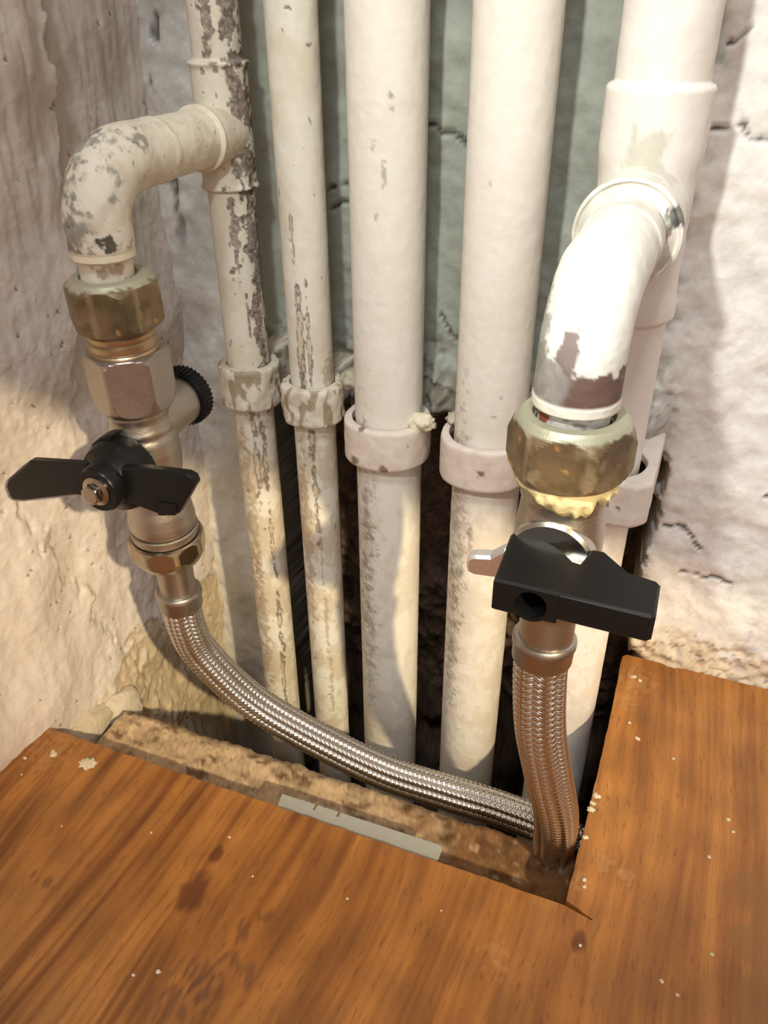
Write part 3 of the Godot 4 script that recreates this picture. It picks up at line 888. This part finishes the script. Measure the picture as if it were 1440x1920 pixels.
func clip(k: int) -> void:
	var labels := ["painted pipe clip with olive scrapes on the flaking thin pipe next to the left wall", "painted clip on the second thin pipe, broken at its right shoulder", "smooth cream clip round the middle thick pipe with a brown chip at its lower rim", "cream clip round the thick pipe right of the middle one, half behind the brass nut", "square cornered white clip at the right end, partly behind the brass nut"]
	var T := thing("pipe_clip", labels[k], "pipe clip", "painted clips holding the pipes")
	var y0: float = [0.1470, 0.1440, 0.1265, 0.1262, 0.1262][k]
	var y1: float = [0.1700, 0.1650, 0.1490, 0.1490, 0.1490][k]
	var RO: float = [0.0162, 0.0160, 0.0226, 0.0226, 0.0232][k]
	var ox: float = [0.0, 0.0, -0.0005, -0.0012, 0.002][k]
	var R: float = PR[k] + (0.0006 if k < 2 else 0.0013)
	var c0 := Vector3(PX[k] + ox, 0, PZ[k])
	var nu := 160
	var prof := []   # (0 inner .. 1 outer, height)
	for q in [[0.0, y0 + 0.002], [0.0, y0], [0.3, y0], [0.7, y0], [0.9, y0 + 0.0003], [1.0, y0 + 0.0016]]:
		prof.append(q)
	for i in 14:
		prof.append([1.0, lerpf(y0 + 0.0026, y1 - 0.0026, i / 13.0)])
	for q in [[1.0, y1 - 0.0016], [0.92, y1 - 0.0003], [0.75, y1], [0.5, y1], [0.25, y1], [0.04, y1], [0.0, y1 - 0.0006], [0.0, y1 - 0.004]]:
		prof.append(q)
	var f := func(i: int, j: int):
		var a := TAU * i / nu
		var d := Vector3(cos(a), 0, sin(a))
		var ro := RO
		if d.z < 0.0:   # straight legs back into the wall
			ro = minf((RO if k == 4 else RO * 0.45) / maxf(absf(d.x), 0.001), (c0.z + 0.006) / maxf(-d.z, 0.001))
			if k < 4:
				ro = maxf(ro, RO)
		elif k == 4:
			ro = minf(minf(RO / maxf(absf(d.x), 0.001), RO / maxf(d.z, 0.001)), RO * 1.22)
		else:
			ro = minf(RO / maxf(absf(d.x), 0.001), RO * (1.0 + 0.04 * pow(absf(sin(2.0 * a)), 2.0)))
		var r := lerpf(R, ro, prof[j][0])
		var p := c0 + d * r + Vector3(0, prof[j][1], 0)
		var n1 := fbm(p, 160.0)
		var n2 := fbm(p, 70.0, 1)
		var c: Color = [lin(216, 206, 186), lin(214, 203, 185), lin(222, 206, 192), lin(222, 206, 193), lin(232, 220, 208)][k]
		var amp := 0.0004 if k > 1 else 0.0011
		p += (d + Vector3(0, 0.7, 0)) * n2 * amp
		c = c.lerp(lin(180, 164, 140), smoothstep(0.0, 0.5, n2) * (0.5 if k < 2 else 0.2))
		if k < 2:
			var m := smoothstep(0.05, 0.2, noise(p * Vector3(1, 0.35, 1), 150.0, 2) - 0.15 + n1 * 0.3)
			c = c.lerp(lin(146, 128, 98), m * 0.8 * smoothstep(0.2, 0.9, prof[j][0]))
			p -= d * m * 0.0003
		else:
			var spots := [[Vector3(c0.x + 0.006, y0 + 0.002, c0.z + RO), 0.0028], [Vector3(c0.x - 0.010, y0 + 0.003, c0.z + RO * 0.9), 0.0035], [Vector3(c0.x - 0.006, y1, c0.z + RO * 0.9), 0.0025]] if k == 2 else [[Vector3(c0.x + 0.004, y0 + 0.0115, c0.z + RO), 0.0022], [Vector3(c0.x + 0.010, y0 + 0.010, c0.z + RO), 0.0015]]
			for q in spots:
				c = c.lerp(lin(122, 100, 82), smoothstep(0.1, 0.3, 1.0 - p.distance_to(q[0]) / q[1] + n1 * 0.6) * 0.9)
		c = c.lerp(lin(70, 62, 56), smoothstep(0.93, 0.97, noise(p, 180.0, 1)) * 0.7)
		return [p, c]
	put("band", grid(nu, prof.size(), true, f), paint_mat(), T)
	if k == 2:
		var L := thing("plaster_lump", "small cream lump of plaster on the right shoulder of the middle clip", "plaster lump")
		put("crumb", blob(Vector3(0.0225, 0.1512, 0.040), Vector3(0.0068, 0.0048, 0.0055), 2.0, 0.22), bump(mat(Color(0.86, 0.81, 0.70), 0.9), 0.03, 0.06, 14.0), L)
	elif k == 3:
		var L := thing("plaster_lump", "small pale crumb of plaster on the left shoulder of the clip behind the brass nut", "plaster lump")
		put("crumb", blob(Vector3(0.0365, 0.1510, 0.030), Vector3(0.0042, 0.0030, 0.0050), 6.0, 0.22), bump(mat(Color(0.74, 0.68, 0.60), 0.9), 0.03, 0.06, 14.0), L)
	elif k == 1:
		var L := thing("plaster_lump", "flaky lump of painted plaster above the second clip, near the scuffed pipe", "plaster lump")
		put("crumb", blob(Vector3(-0.0195, 0.1640, 0.030), Vector3(0.0065, 0.0055, 0.007), 8.0, 0.25), bump(mat(Color(0.70, 0.66, 0.57), 0.9), 0.03, 0.06, 14.0), L)

# ---------------------------------------------------------------- valves
func nickel() -> StandardMaterial3D:
	return bump(mat(Color.WHITE, 0.40, 1.0, true), 0.05, 0.010, 20.0)

func nickel_col(p: Vector3) -> Color:
	var t := 1.0 + 0.08 * fbm(p, 120.0) + 0.03 * noise(p, 600.0, 1)
	return Color(0.50 * t, 0.455 * t, 0.40 * t)

func old_brass() -> StandardMaterial3D:
	return bump(mat(Color.WHITE, 0.46, 0.4, true), 0.04, 0.010, 16.0)

func old_col(p: Vector3) -> Color:
	var n1 := fbm(p, 120.0)
	var n2 := fbm(p, 55.0, 1)
	var c := lin(132, 110, 80).lerp(lin(108, 92, 64), smoothstep(-0.2, 0.3, n2))
	c = c.lerp(lin(176, 164, 132), smoothstep(0.25, 0.6, fbm(p, 70.0, 2)) * 0.45)
	c = c.lerp(lin(224, 170, 104), smoothstep(0.84, 0.9, noise(p, 110.0, 2)) * 0.7)
	return c * (1.0 + 0.15 * n1)

func ring_col(p: Vector3, y: float, axis: Vector3, turn: float) -> Color:   # greenish white paint left on the top of a union nut
	var c := old_col(p)
	var th := fposmod(atan2(p.z - axis.z, p.x - axis.x) - turn, TAU / 6) - PI / 6   # worn corners of the hexagon
	c = c.lerp(lin(172, 150, 116), smoothstep(0.10, 0.02, PI / 6 - absf(th) + noise(p, 160.0) * 0.05) * 0.6)
	var d := Vector2(p.x - axis.x, p.z - axis.z).length()
	var m := smoothstep(0.0, 0.25, (p.y - y) * 400.0 + fbm(p, 140.0) * 0.7 + smoothstep(0.016, 0.012, d))
	return c.lerp(lin(188, 186, 160), m * 0.85)

func V(a: Array) -> Array:
	var out := []
	for q in a:
		out.append(Vector2(q[0], q[1]))
	return out

func valve_by_wall() -> void:
	var T := thing("lever_valve", "brass and nickel valve with black butterfly handle and steel bolt, beside the left wall", "valve", "shut-off valves on the two branches")
	var top := Vector3(-0.0755, 0.2425, 0.1365)
	var down := (Vector3(-0.0757, 0.0715, 0.1285) - top).normalized()
	var xf := along(top, -down)   # local y points up the valve, 0 at the top of the nut
	var nk := nickel()
	var ncol := nickel_col
	var nut := func(p: Vector3): return ring_col(p, 0.2400, top, 0.35)
	put("union_nut", lathe(V([[0.0135, -0.0205], [0.0170, -0.0203], [0.0188, -0.0185], [0.0196, -0.015], [0.0196, -0.0068], [0.0188, -0.0042], [0.0172, -0.0022], [0.0150, -0.0004], [0.0142, 0.0], [0.0116, 0.0002], [0.0110, -0.0012], [0.0100, -0.0014]]), xf, 0.0170, 6, nut, 96, 0.35), old_brass(), T)
	var o := put("thread", lathe(V([[0.0138, -0.034], [0.0142, -0.0322], [0.0142, -0.0305], [0.0136, -0.0298], [0.0142, -0.0288], [0.0142, -0.0262], [0.0134, -0.0254], [0.0140, -0.0244], [0.0140, -0.0228], [0.0132, -0.0218], [0.0138, -0.0208], [0.0132, -0.0200]]), xf, 0.0, 6, func(p: Vector3): return Color(0.56, 0.42, 0.27), 96), nk, T)
	o.set_meta("label", "coppery threaded neck")
	put("hex_body", lathe(V([[0.0125, -0.0585], [0.0150, -0.0575], [0.0170, -0.0545], [0.0178, -0.050], [0.0178, -0.0335], [0.0172, -0.0318], [0.0155, -0.0310], [0.0130, -0.0308]]), xf, 0.0158, 6, ncol, 96, 0.62), nk, T)
	put("body", lathe(V([[0.0105, -0.1225], [0.0150, -0.1215], [0.0157, -0.1195], [0.0157, -0.1165], [0.0150, -0.1110], [0.0138, -0.1060], [0.0130, -0.1020], [0.0134, -0.0985], [0.0138, -0.0965], [0.0132, -0.0945], [0.0142, -0.0900], [0.0150, -0.0840], [0.0151, -0.0780], [0.0145, -0.0720], [0.0136, -0.0690], [0.0140, -0.0672], [0.0134, -0.0650], [0.0128, -0.0620], [0.0132, -0.0590], [0.0126, -0.0560]]), xf, 0.0, 6, ncol, 96), nk, T)
	# bonnet towards the handle, plugged outlet with a ridged black cap at the back
	put("stem_boss", lathe(V([[0.0125, 0.0], [0.0118, 0.010], [0.0105, 0.016], [0.0100, 0.022]]), along(Vector3(-0.0757, 0.1615, 0.1325), Vector3(0, 0, 1)), 0.0, 6, ncol), nk, T)
	put("rear_outlet", lathe(V([[0.0125, 0.0], [0.0122, 0.012], [0.0116, 0.020], [0.0108, 0.0335]]), along(Vector3(-0.0752, 0.1755, 0.1335), Vector3(0.06, 0.01, -1)), 0.0, 6, ncol), nk, T)
	var black := mat(Color(0.075, 0.072, 0.072), 0.30, 0.0, false, 0.35)
	var cap := put("outlet_cap", lathe(V([[0.0, -0.001], [0.0120, 0.0], [0.0134, 0.001], [0.0136, 0.004], [0.0134, 0.007], [0.0120, 0.008], [0.0, 0.0085]]), along(Vector3(-0.0740, 0.1762, 0.1060), Vector3(0.06, 0.01, -1))), black, T)
	for i in 40:
		var a := TAU * i / 40.0
		put("ridge", box(Vector3(-0.0005, -0.0004, 0.0012), Vector3(0.0005, 0.0004, 0.0068), 0.0002), black, cap).transform = Transform3D(Basis(Vector3(0, 0, 1), a), Vector3(cos(a) * 0.0136, sin(a) * 0.0136, 0.0)) .translated(Vector3.ZERO)
		var last: MeshInstance3D = cap.get_child(cap.get_child_count() - 1)
		last.transform = Transform3D(Basis(Vector3(0, 1, 0), PI), Vector3(-0.0740, 0.1762, 0.1060)) * last.transform
	# lower union
	var lower := put("lower_ring", lathe(V([[0.0120, -0.1268], [0.0157, -0.1262], [0.0157, -0.1240], [0.0162, -0.1235], [0.0162, -0.1225], [0.0156, -0.1220], [0.0130, -0.1218]]), xf, 0.0, 6, ncol, 96), nk, T)
	lower.set_meta("label", "polished ring above the lower nut")
	put("lower_nut", lathe(V([[0.0098, -0.1432], [0.0128, -0.1430], [0.0150, -0.1410], [0.0172, -0.1375], [0.0183, -0.1345], [0.0183, -0.1290], [0.0176, -0.1272], [0.0165, -0.1266], [0.0150, -0.1268]]), xf, 0.0174, 8, func(p: Vector3): return Color(0.52, 0.44, 0.32), 96, 0.05), mat(Color.WHITE, 0.22, 1.0, true), T)
	# handle
	var stem := Vector3(-0.0757, 0.1605, 0.0)
	var H := Node3D.new()
	H.name = "handle"
	T.add_child(H)
	var hub := along(stem + Vector3(0, 0, 0.1465), Vector3(0, 0, 1))
	put("hub", lathe(V([[0.0105, 0.0], [0.0158, 0.0], [0.0164, 0.0010], [0.0162, 0.0085], [0.0150, 0.0115], [0.0122, 0.0132], [0.0106, 0.0150], [0.0103, 0.0205], [0.0095, 0.0216], [0.0, 0.0216]]), hub, 0.0, 6, null, 96), black, H)
	# raised fin of the drum at the upper left
	var fin := PackedVector2Array()
	for q in [[95.0, 0.0150], [90.0, 0.0186], [100.0, 0.0182], [115.0, 0.0176], [135.0, 0.0172], [160.0, 0.0168], [160.0, 0.0150], [135.0, 0.0148], [115.0, 0.0148]]:
		fin.append(Vector2(stem.x, stem.y) + Vector2.from_angle(deg_to_rad(q[0])) * float(q[1]))
	put("stop_fin", prism(fin, 0.1450, 0.1530, 0.0005), black, H)
	var wl := PackedVector2Array([Vector2(-0.1345, 0.1472), Vector2(-0.1325, 0.1505), Vector2(-0.1160, 0.1636), Vector2(-0.1145, 0.1640), Vector2(-0.084, 0.1685), Vector2(-0.084, 0.1525), Vector2(-0.0950, 0.1506), Vector2(-0.1266, 0.1405), Vector2(-0.1325, 0.1398), Vector2(-0.1340, 0.1415)])
	put("wing", prism(wl, 0.1575, 0.1625, 0.0010), black, H)
	var wr := PackedVector2Array([Vector2(-0.0669, 0.1536), Vector2(-0.066, 0.1705), Vector2(-0.0552, 0.1726), Vector2(-0.0335, 0.1745), Vector2(-0.0305, 0.1735), Vector2(-0.0297, 0.1705), Vector2(-0.0405, 0.1540), Vector2(-0.0425, 0.1528), Vector2(-0.0501, 0.1510)])
	put("wing", prism(wr, 0.1575, 0.1625, 0.0010), black, H)
	put("wing_pad", prism(PackedVector2Array([Vector2(-0.0500, 0.1515), Vector2(-0.0495, 0.1580), Vector2(-0.0400, 0.1590), Vector2(-0.0415, 0.1535)]), 0.1615, 0.1640, 0.0008), black, H)
	var steel := mat(Color(0.72, 0.68, 0.62), 0.24, 1.0)
	var bolt := put("bolt", lathe(V([[0.0062, 0.0], [0.0065, 0.0003], [0.0065, 0.0010], [0.0050, 0.0016], [0.0044, 0.0018]]), along(stem + Vector3(0, 0, 0.1678), Vector3(0, 0, 1))), steel, H)
	bolt.set_meta("label", "bright steel hexagon bolt with washer face")
	put("bolt_head", lathe(V([[0.0046, 0.0], [0.0046, 0.0028], [0.0042, 0.0034], [0.0034, 0.0037], [0.0, 0.0037]]), along(stem + Vector3(0, 0, 0.1692), Vector3(0, 0, 1)), 0.0040, 6, null, 72, 0.2), steel, H)

func valve_by_board() -> void:
	var T := thing("lever_valve", "brass valve with chunky black lever and empty screw hole, at the right", "valve", "shut-off valves on the two branches")
	var top := Vector3(0.1140, 0.2262, 0.1600)
	var xf := along(top, Vector3(-0.002, 1, 0.0).normalized())
	var nk := nickel()
	var ncol := nickel_col
	var nut := func(p: Vector3): return ring_col(p, 0.2235, top, 0.05)
	put("union_nut", lathe(V([[0.0140, -0.0205], [0.0172, -0.0203], [0.0188, -0.0190], [0.0203, -0.0165], [0.0203, -0.0080], [0.0190, -0.0046], [0.0178, -0.0022], [0.0168, -0.0008], [0.0160, 0.0], [0.0128, 0.0], [0.0122, -0.0022], [0.0116, -0.0024]]), xf, 0.0176, 6, nut, 96, 0.05), old_brass(), T)
	# yellow jointing compound squeezed out below the nut
	var putty := func(p: Vector3):
		return lin(206, 190, 144).lerp(lin(172, 152, 108), smoothstep(-0.1, 0.4, fbm(p, 120.0)))
	var c := Vector3(0.1140, 0.2045, 0.1600)
	var pm := put("jointing_compound", grid(96, 12, true, func(i: int, j: int):
		var a := TAU * i / 96.0
		var n := noise(Vector3(cos(a), sin(a), 0), 1.6) * 0.5 + noise(Vector3(cos(a), sin(a), 2.0), 3.5, 1) * 0.4
		var front := maxf(0.0, cos(a - 1.25))
		var deep := 0.0028 + 0.0055 * maxf(0.0, n * 0.6 + front * front - 0.25)
		var t := j / 11.0
		var r := 0.0146 + 0.0026 * sin(t * PI * 0.85 + 0.25) * (1.0 + 0.4 * n)
		var p := c + Vector3(cos(a) * r, lerpf(-deep, 0.0022, t), sin(a) * r)
		p += Vector3(cos(a), 0, sin(a)) * fbm(p, 190.0) * 0.0012
		return [p, putty.call(p)]), bump(mat(Color.WHITE, 0.75, 0.0, true), 0.03, 0.04, 14.0), T)
	pm.set_meta("label", "crumbly yellow jointing compound")
	put("body", lathe(V([[0.0098, -0.0770], [0.0118, -0.0762], [0.0122, -0.0720], [0.0128, -0.0660], [0.0140, -0.0600], [0.0148, -0.0520], [0.0148, -0.0420], [0.0140, -0.0350], [0.0136, -0.0310], [0.0142, -0.0290], [0.0142, -0.0235], [0.0136, -0.0200]]), xf, 0.0, 6, ncol, 96), nk, T)
	# round bonnet whose rim shows above the lever
	put("bonnet", lathe(V([[0.0138, 0.0], [0.0138, 0.0125], [0.0143, 0.0132], [0.0143, 0.0150], [0.0132, 0.0162], [0.0060, 0.0164], [0.0052, 0.0200]]), along(Vector3(0.1140, 0.1795, 0.1590), Vector3(0, 0, 1)), 0.0, 6, func(p: Vector3): return Color(0.58, 0.53, 0.46), 96), mat(Color.WHITE, 0.24, 1.0, true), T)
	var plate := put("stop_plate", prism(PackedVector2Array([Vector2(0.0876, 0.1755), Vector2(0.0886, 0.1772), Vector2(0.0905, 0.1780), Vector2(0.0955, 0.1790), Vector2(0.1000, 0.1830), Vector2(0.1280, 0.1830), Vector2(0.1330, 0.1800), Vector2(0.1385, 0.1790), Vector2(0.1400, 0.1772), Vector2(0.1400, 0.1735), Vector2(0.1385, 0.1720), Vector2(0.1280, 0.1715), Vector2(0.1000, 0.1710), Vector2(0.0905, 0.1700), Vector2(0.0884, 0.1706), Vector2(0.0877, 0.1722)]), 0.1735, 0.1790, 0.0010), nk, T)
	plate.set_meta("label", "nickel plate whose rounded ends show either side of the lever")
	put("tailpiece", lathe(V([[0.0090, -0.0905], [0.0100, -0.0900], [0.0100, -0.0770], [0.0094, -0.0760]]), xf, 0.0, 6, ncol), nk, T)
	# lever: the outline seen from above, with a boss bored from the front
	var rubber := mat(Color(0.07, 0.068, 0.07), 0.42, 0.0, false, 0.35)
	var H := Node3D.new()
	H.name = "handle"
	T.add_child(H)
	var up := Transform3D(Basis(Vector3(1, 0, 0), Vector3(0, 0, 1), Vector3(0, -1, 0)), Vector3.ZERO)
	var lever := CSGCombiner3D.new()
	lever.name = "lever"
	H.add_child(lever)
	var shapes := [[PackedVector2Array([Vector2(0.1150, 0.1996), Vector2(0.1150, 0.1810), Vector2(0.1247, 0.1822), Vector2(0.1268, 0.1730), Vector2(0.1309, 0.1728), Vector2(0.1395, 0.1811), Vector2(0.1478, 0.1825), Vector2(0.1490, 0.1838), Vector2(0.1494, 0.1990), Vector2(0.1482, 0.2002)]), -0.1866, -0.1766],
		[PackedVector2Array([Vector2(0.1022, 0.1999), Vector2(0.1008, 0.1742), Vector2(0.1020, 0.1728), Vector2(0.1060, 0.1723), Vector2(0.1155, 0.1754), Vector2(0.1195, 0.1785), Vector2(0.1222, 0.1815), Vector2(0.1222, 0.1999)]), -0.1868, -0.1749]]
	for q in shapes:
		var part := CSGMesh3D.new()
		part.mesh = prism(q[0], q[1], q[2], 0.0009, up)
		part.material = rubber
		lever.add_child(part)
	var lip := CSGCylinder3D.new()
	lip.radius = 0.0061
	lip.height = 0.022
	lip.sides = 48
	lip.transform = Transform3D(Basis(Vector3(1, 0, 0), PI / 2), Vector3(0.1140, 0.1798, 0.1885))
	lip.material = rubber
	lever.add_child(lip)
	var bore := CSGCylinder3D.new()
	bore.operation = CSGShape3D.OPERATION_SUBTRACTION
	bore.radius = 0.0049
	bore.height = 0.03
	bore.sides = 48
	bore.transform = Transform3D(Basis(Vector3(1, 0, 0), PI / 2), Vector3(0.1140, 0.1800, 0.1960))
	bore.material = rubber
	lever.add_child(bore)

# ---------------------------------------------------------------- hoses
func braid(pts: PackedVector3Array, r0: float, step: float) -> ArrayMesh:
	# twelve flat bundles of wire each way, two over and two under
	var fr := frames(pts)
	var carriers := 12
	var lead := 0.034
	var P := PackedVector3Array()
	var NN := PackedVector3Array()
	var I := PackedInt32Array()
	var wide := 0.0038
	var across := 17   # four round wires side by side
	var n := pts.size()
	for dir: int in [1, -1]:
		for c: int in carriers:
			var base := P.size()
			for j in n:
				var s := j * step
				var u: float = carriers * s / lead
				# theta such that u_index (dir = 1) or v_index (dir = -1) stays constant
				var th: float = TAU * (c / float(carriers) + dir * s / lead)
				var other: float = c + dir * 2.0 * u
				var h := cos(PI / 2 * (c + other) - PI / 4) * 0.00055 * dir
				var N: Vector3 = fr[j][0]
				var B: Vector3 = fr[j][1]
				var Tn: Vector3 = fr[j][2]
				var out := N * cos(th) + B * sin(th)
				var side := -N * sin(th) + B * cos(th)
				var run := (Tn * lead / TAU / r0 + side * dir).normalized()
				var lat := out.cross(run)
				for k in across:
					var q := (k / (across - 1.0) - 0.5) * 2.0
					var wire := fmod(k / 4.0, 1.0) * TAU
					var scallop := 0.00010 * (1.0 - cos(wire))
					var off := q * wide / 2.0
					var rad := r0 + h + scallop - 0.00045 * q * q
					var a := off * lat.dot(side) / r0
					P.append(pts[j] + (out * cos(a) + side * sin(a)) * rad + Tn * off * lat.dot(Tn))
					NN.append(((out * cos(a) + side * sin(a)) + lat * (0.65 * q - 0.45 * sin(wire)) - run * dir * -sin(PI / 2 * (c + other) - PI / 4) * 0.70 * dir).normalized())
			for j in n - 1:
				for k in across - 1:
					var a := base + j * across + k
					var b := a + across
					for t in ([a, a + 1, b + 1, a, b + 1, b]):
						I.append(t)
	var A := []
	A.resize(Mesh.ARRAY_MAX)
	A[Mesh.ARRAY_VERTEX] = P
	A[Mesh.ARRAY_NORMAL] = NN
	A[Mesh.ARRAY_INDEX] = I
	var m := ArrayMesh.new()
	m.add_surface_from_arrays(Mesh.PRIMITIVE_TRIANGLES, A)
	return m

func hose(label: String, raw: Array, r: float) -> void:
	var T := thing("braided_hose", label, "hose", "braided hoses below the valves")
	var step := 0.0008
	var pts := resample(raw, step)
	var flat := func(p: Vector3): return Color(0.05, 0.05, 0.05)
	var rad := PackedFloat32Array()
	rad.resize(pts.size())
	rad.fill(r - 0.0009)
	put("inner_tube", sweep(pts, rad, 32, flat), mat(Color(0.06, 0.058, 0.055), 0.6), T)
	var wire := mat(Color(0.86, 0.85, 0.83), 0.22, 1.0)
	var b := put("braided_sleeve", braid(pts, r - 0.0004, raw_step(pts)), wire, T)
	b.set_meta("label", "woven bright steel wire sleeve")
	b.set_meta("kind", "stuff")
	var up := (pts[0] - pts[3]).normalized()
	var fx := along(pts[0] - up * 0.0015, up)
	var fm := mat(Color(0.70, 0.67, 0.64), 0.36, 1.0)
	put("ferrule", lathe(V([[r - 0.0006, -0.0004], [r + 0.0008, -0.0002], [r + 0.0012, 0.0004], [r + 0.0013, 0.0066], [r + 0.0018, 0.0076], [r + 0.0018, 0.0096], [r + 0.0010, 0.0108], [r - 0.0006, 0.0112], [r - 0.0008, 0.0120], [r - 0.0008, 0.028]]), fx, 0.0, 6, null, 96), fm, T)

func raw_step(pts: PackedVector3Array) -> float:
	var d := 0.0
	for k in pts.size() - 1:
		d += pts[k].distance_to(pts[k + 1])
	return d / (pts.size() - 1)

func hoses() -> void:
	hose("long steel braided hose sweeping right from the valve by the left wall", [Vector3(-0.0757, 0.0715, 0.1285), Vector3(-0.0757, 0.0560, 0.1275), Vector3(-0.0735, 0.0335, 0.1225), Vector3(-0.0560, -0.0012, 0.1130), Vector3(-0.0270, -0.0230, 0.1070), Vector3(0.0222, -0.0425, 0.1020), Vector3(0.0635, -0.0461, 0.1000), Vector3(0.0960, -0.0470, 0.0990), Vector3(0.13, -0.052, 0.099), Vector3(0.20, -0.075, 0.10)], 0.0098)
	hose("short steel braided hose dropping straight from the valve at the right", [Vector3(0.1138, 0.1270, 0.1600), Vector3(0.1140, 0.1150, 0.1600), Vector3(0.1165, 0.0880, 0.1590), Vector3(0.1212, 0.0580, 0.1535), Vector3(0.1268, 0.0210, 0.1440), Vector3(0.1275, -0.02, 0.132), Vector3(0.125, -0.07, 0.115), Vector3(0.128, -0.12, 0.10)], 0.0100)
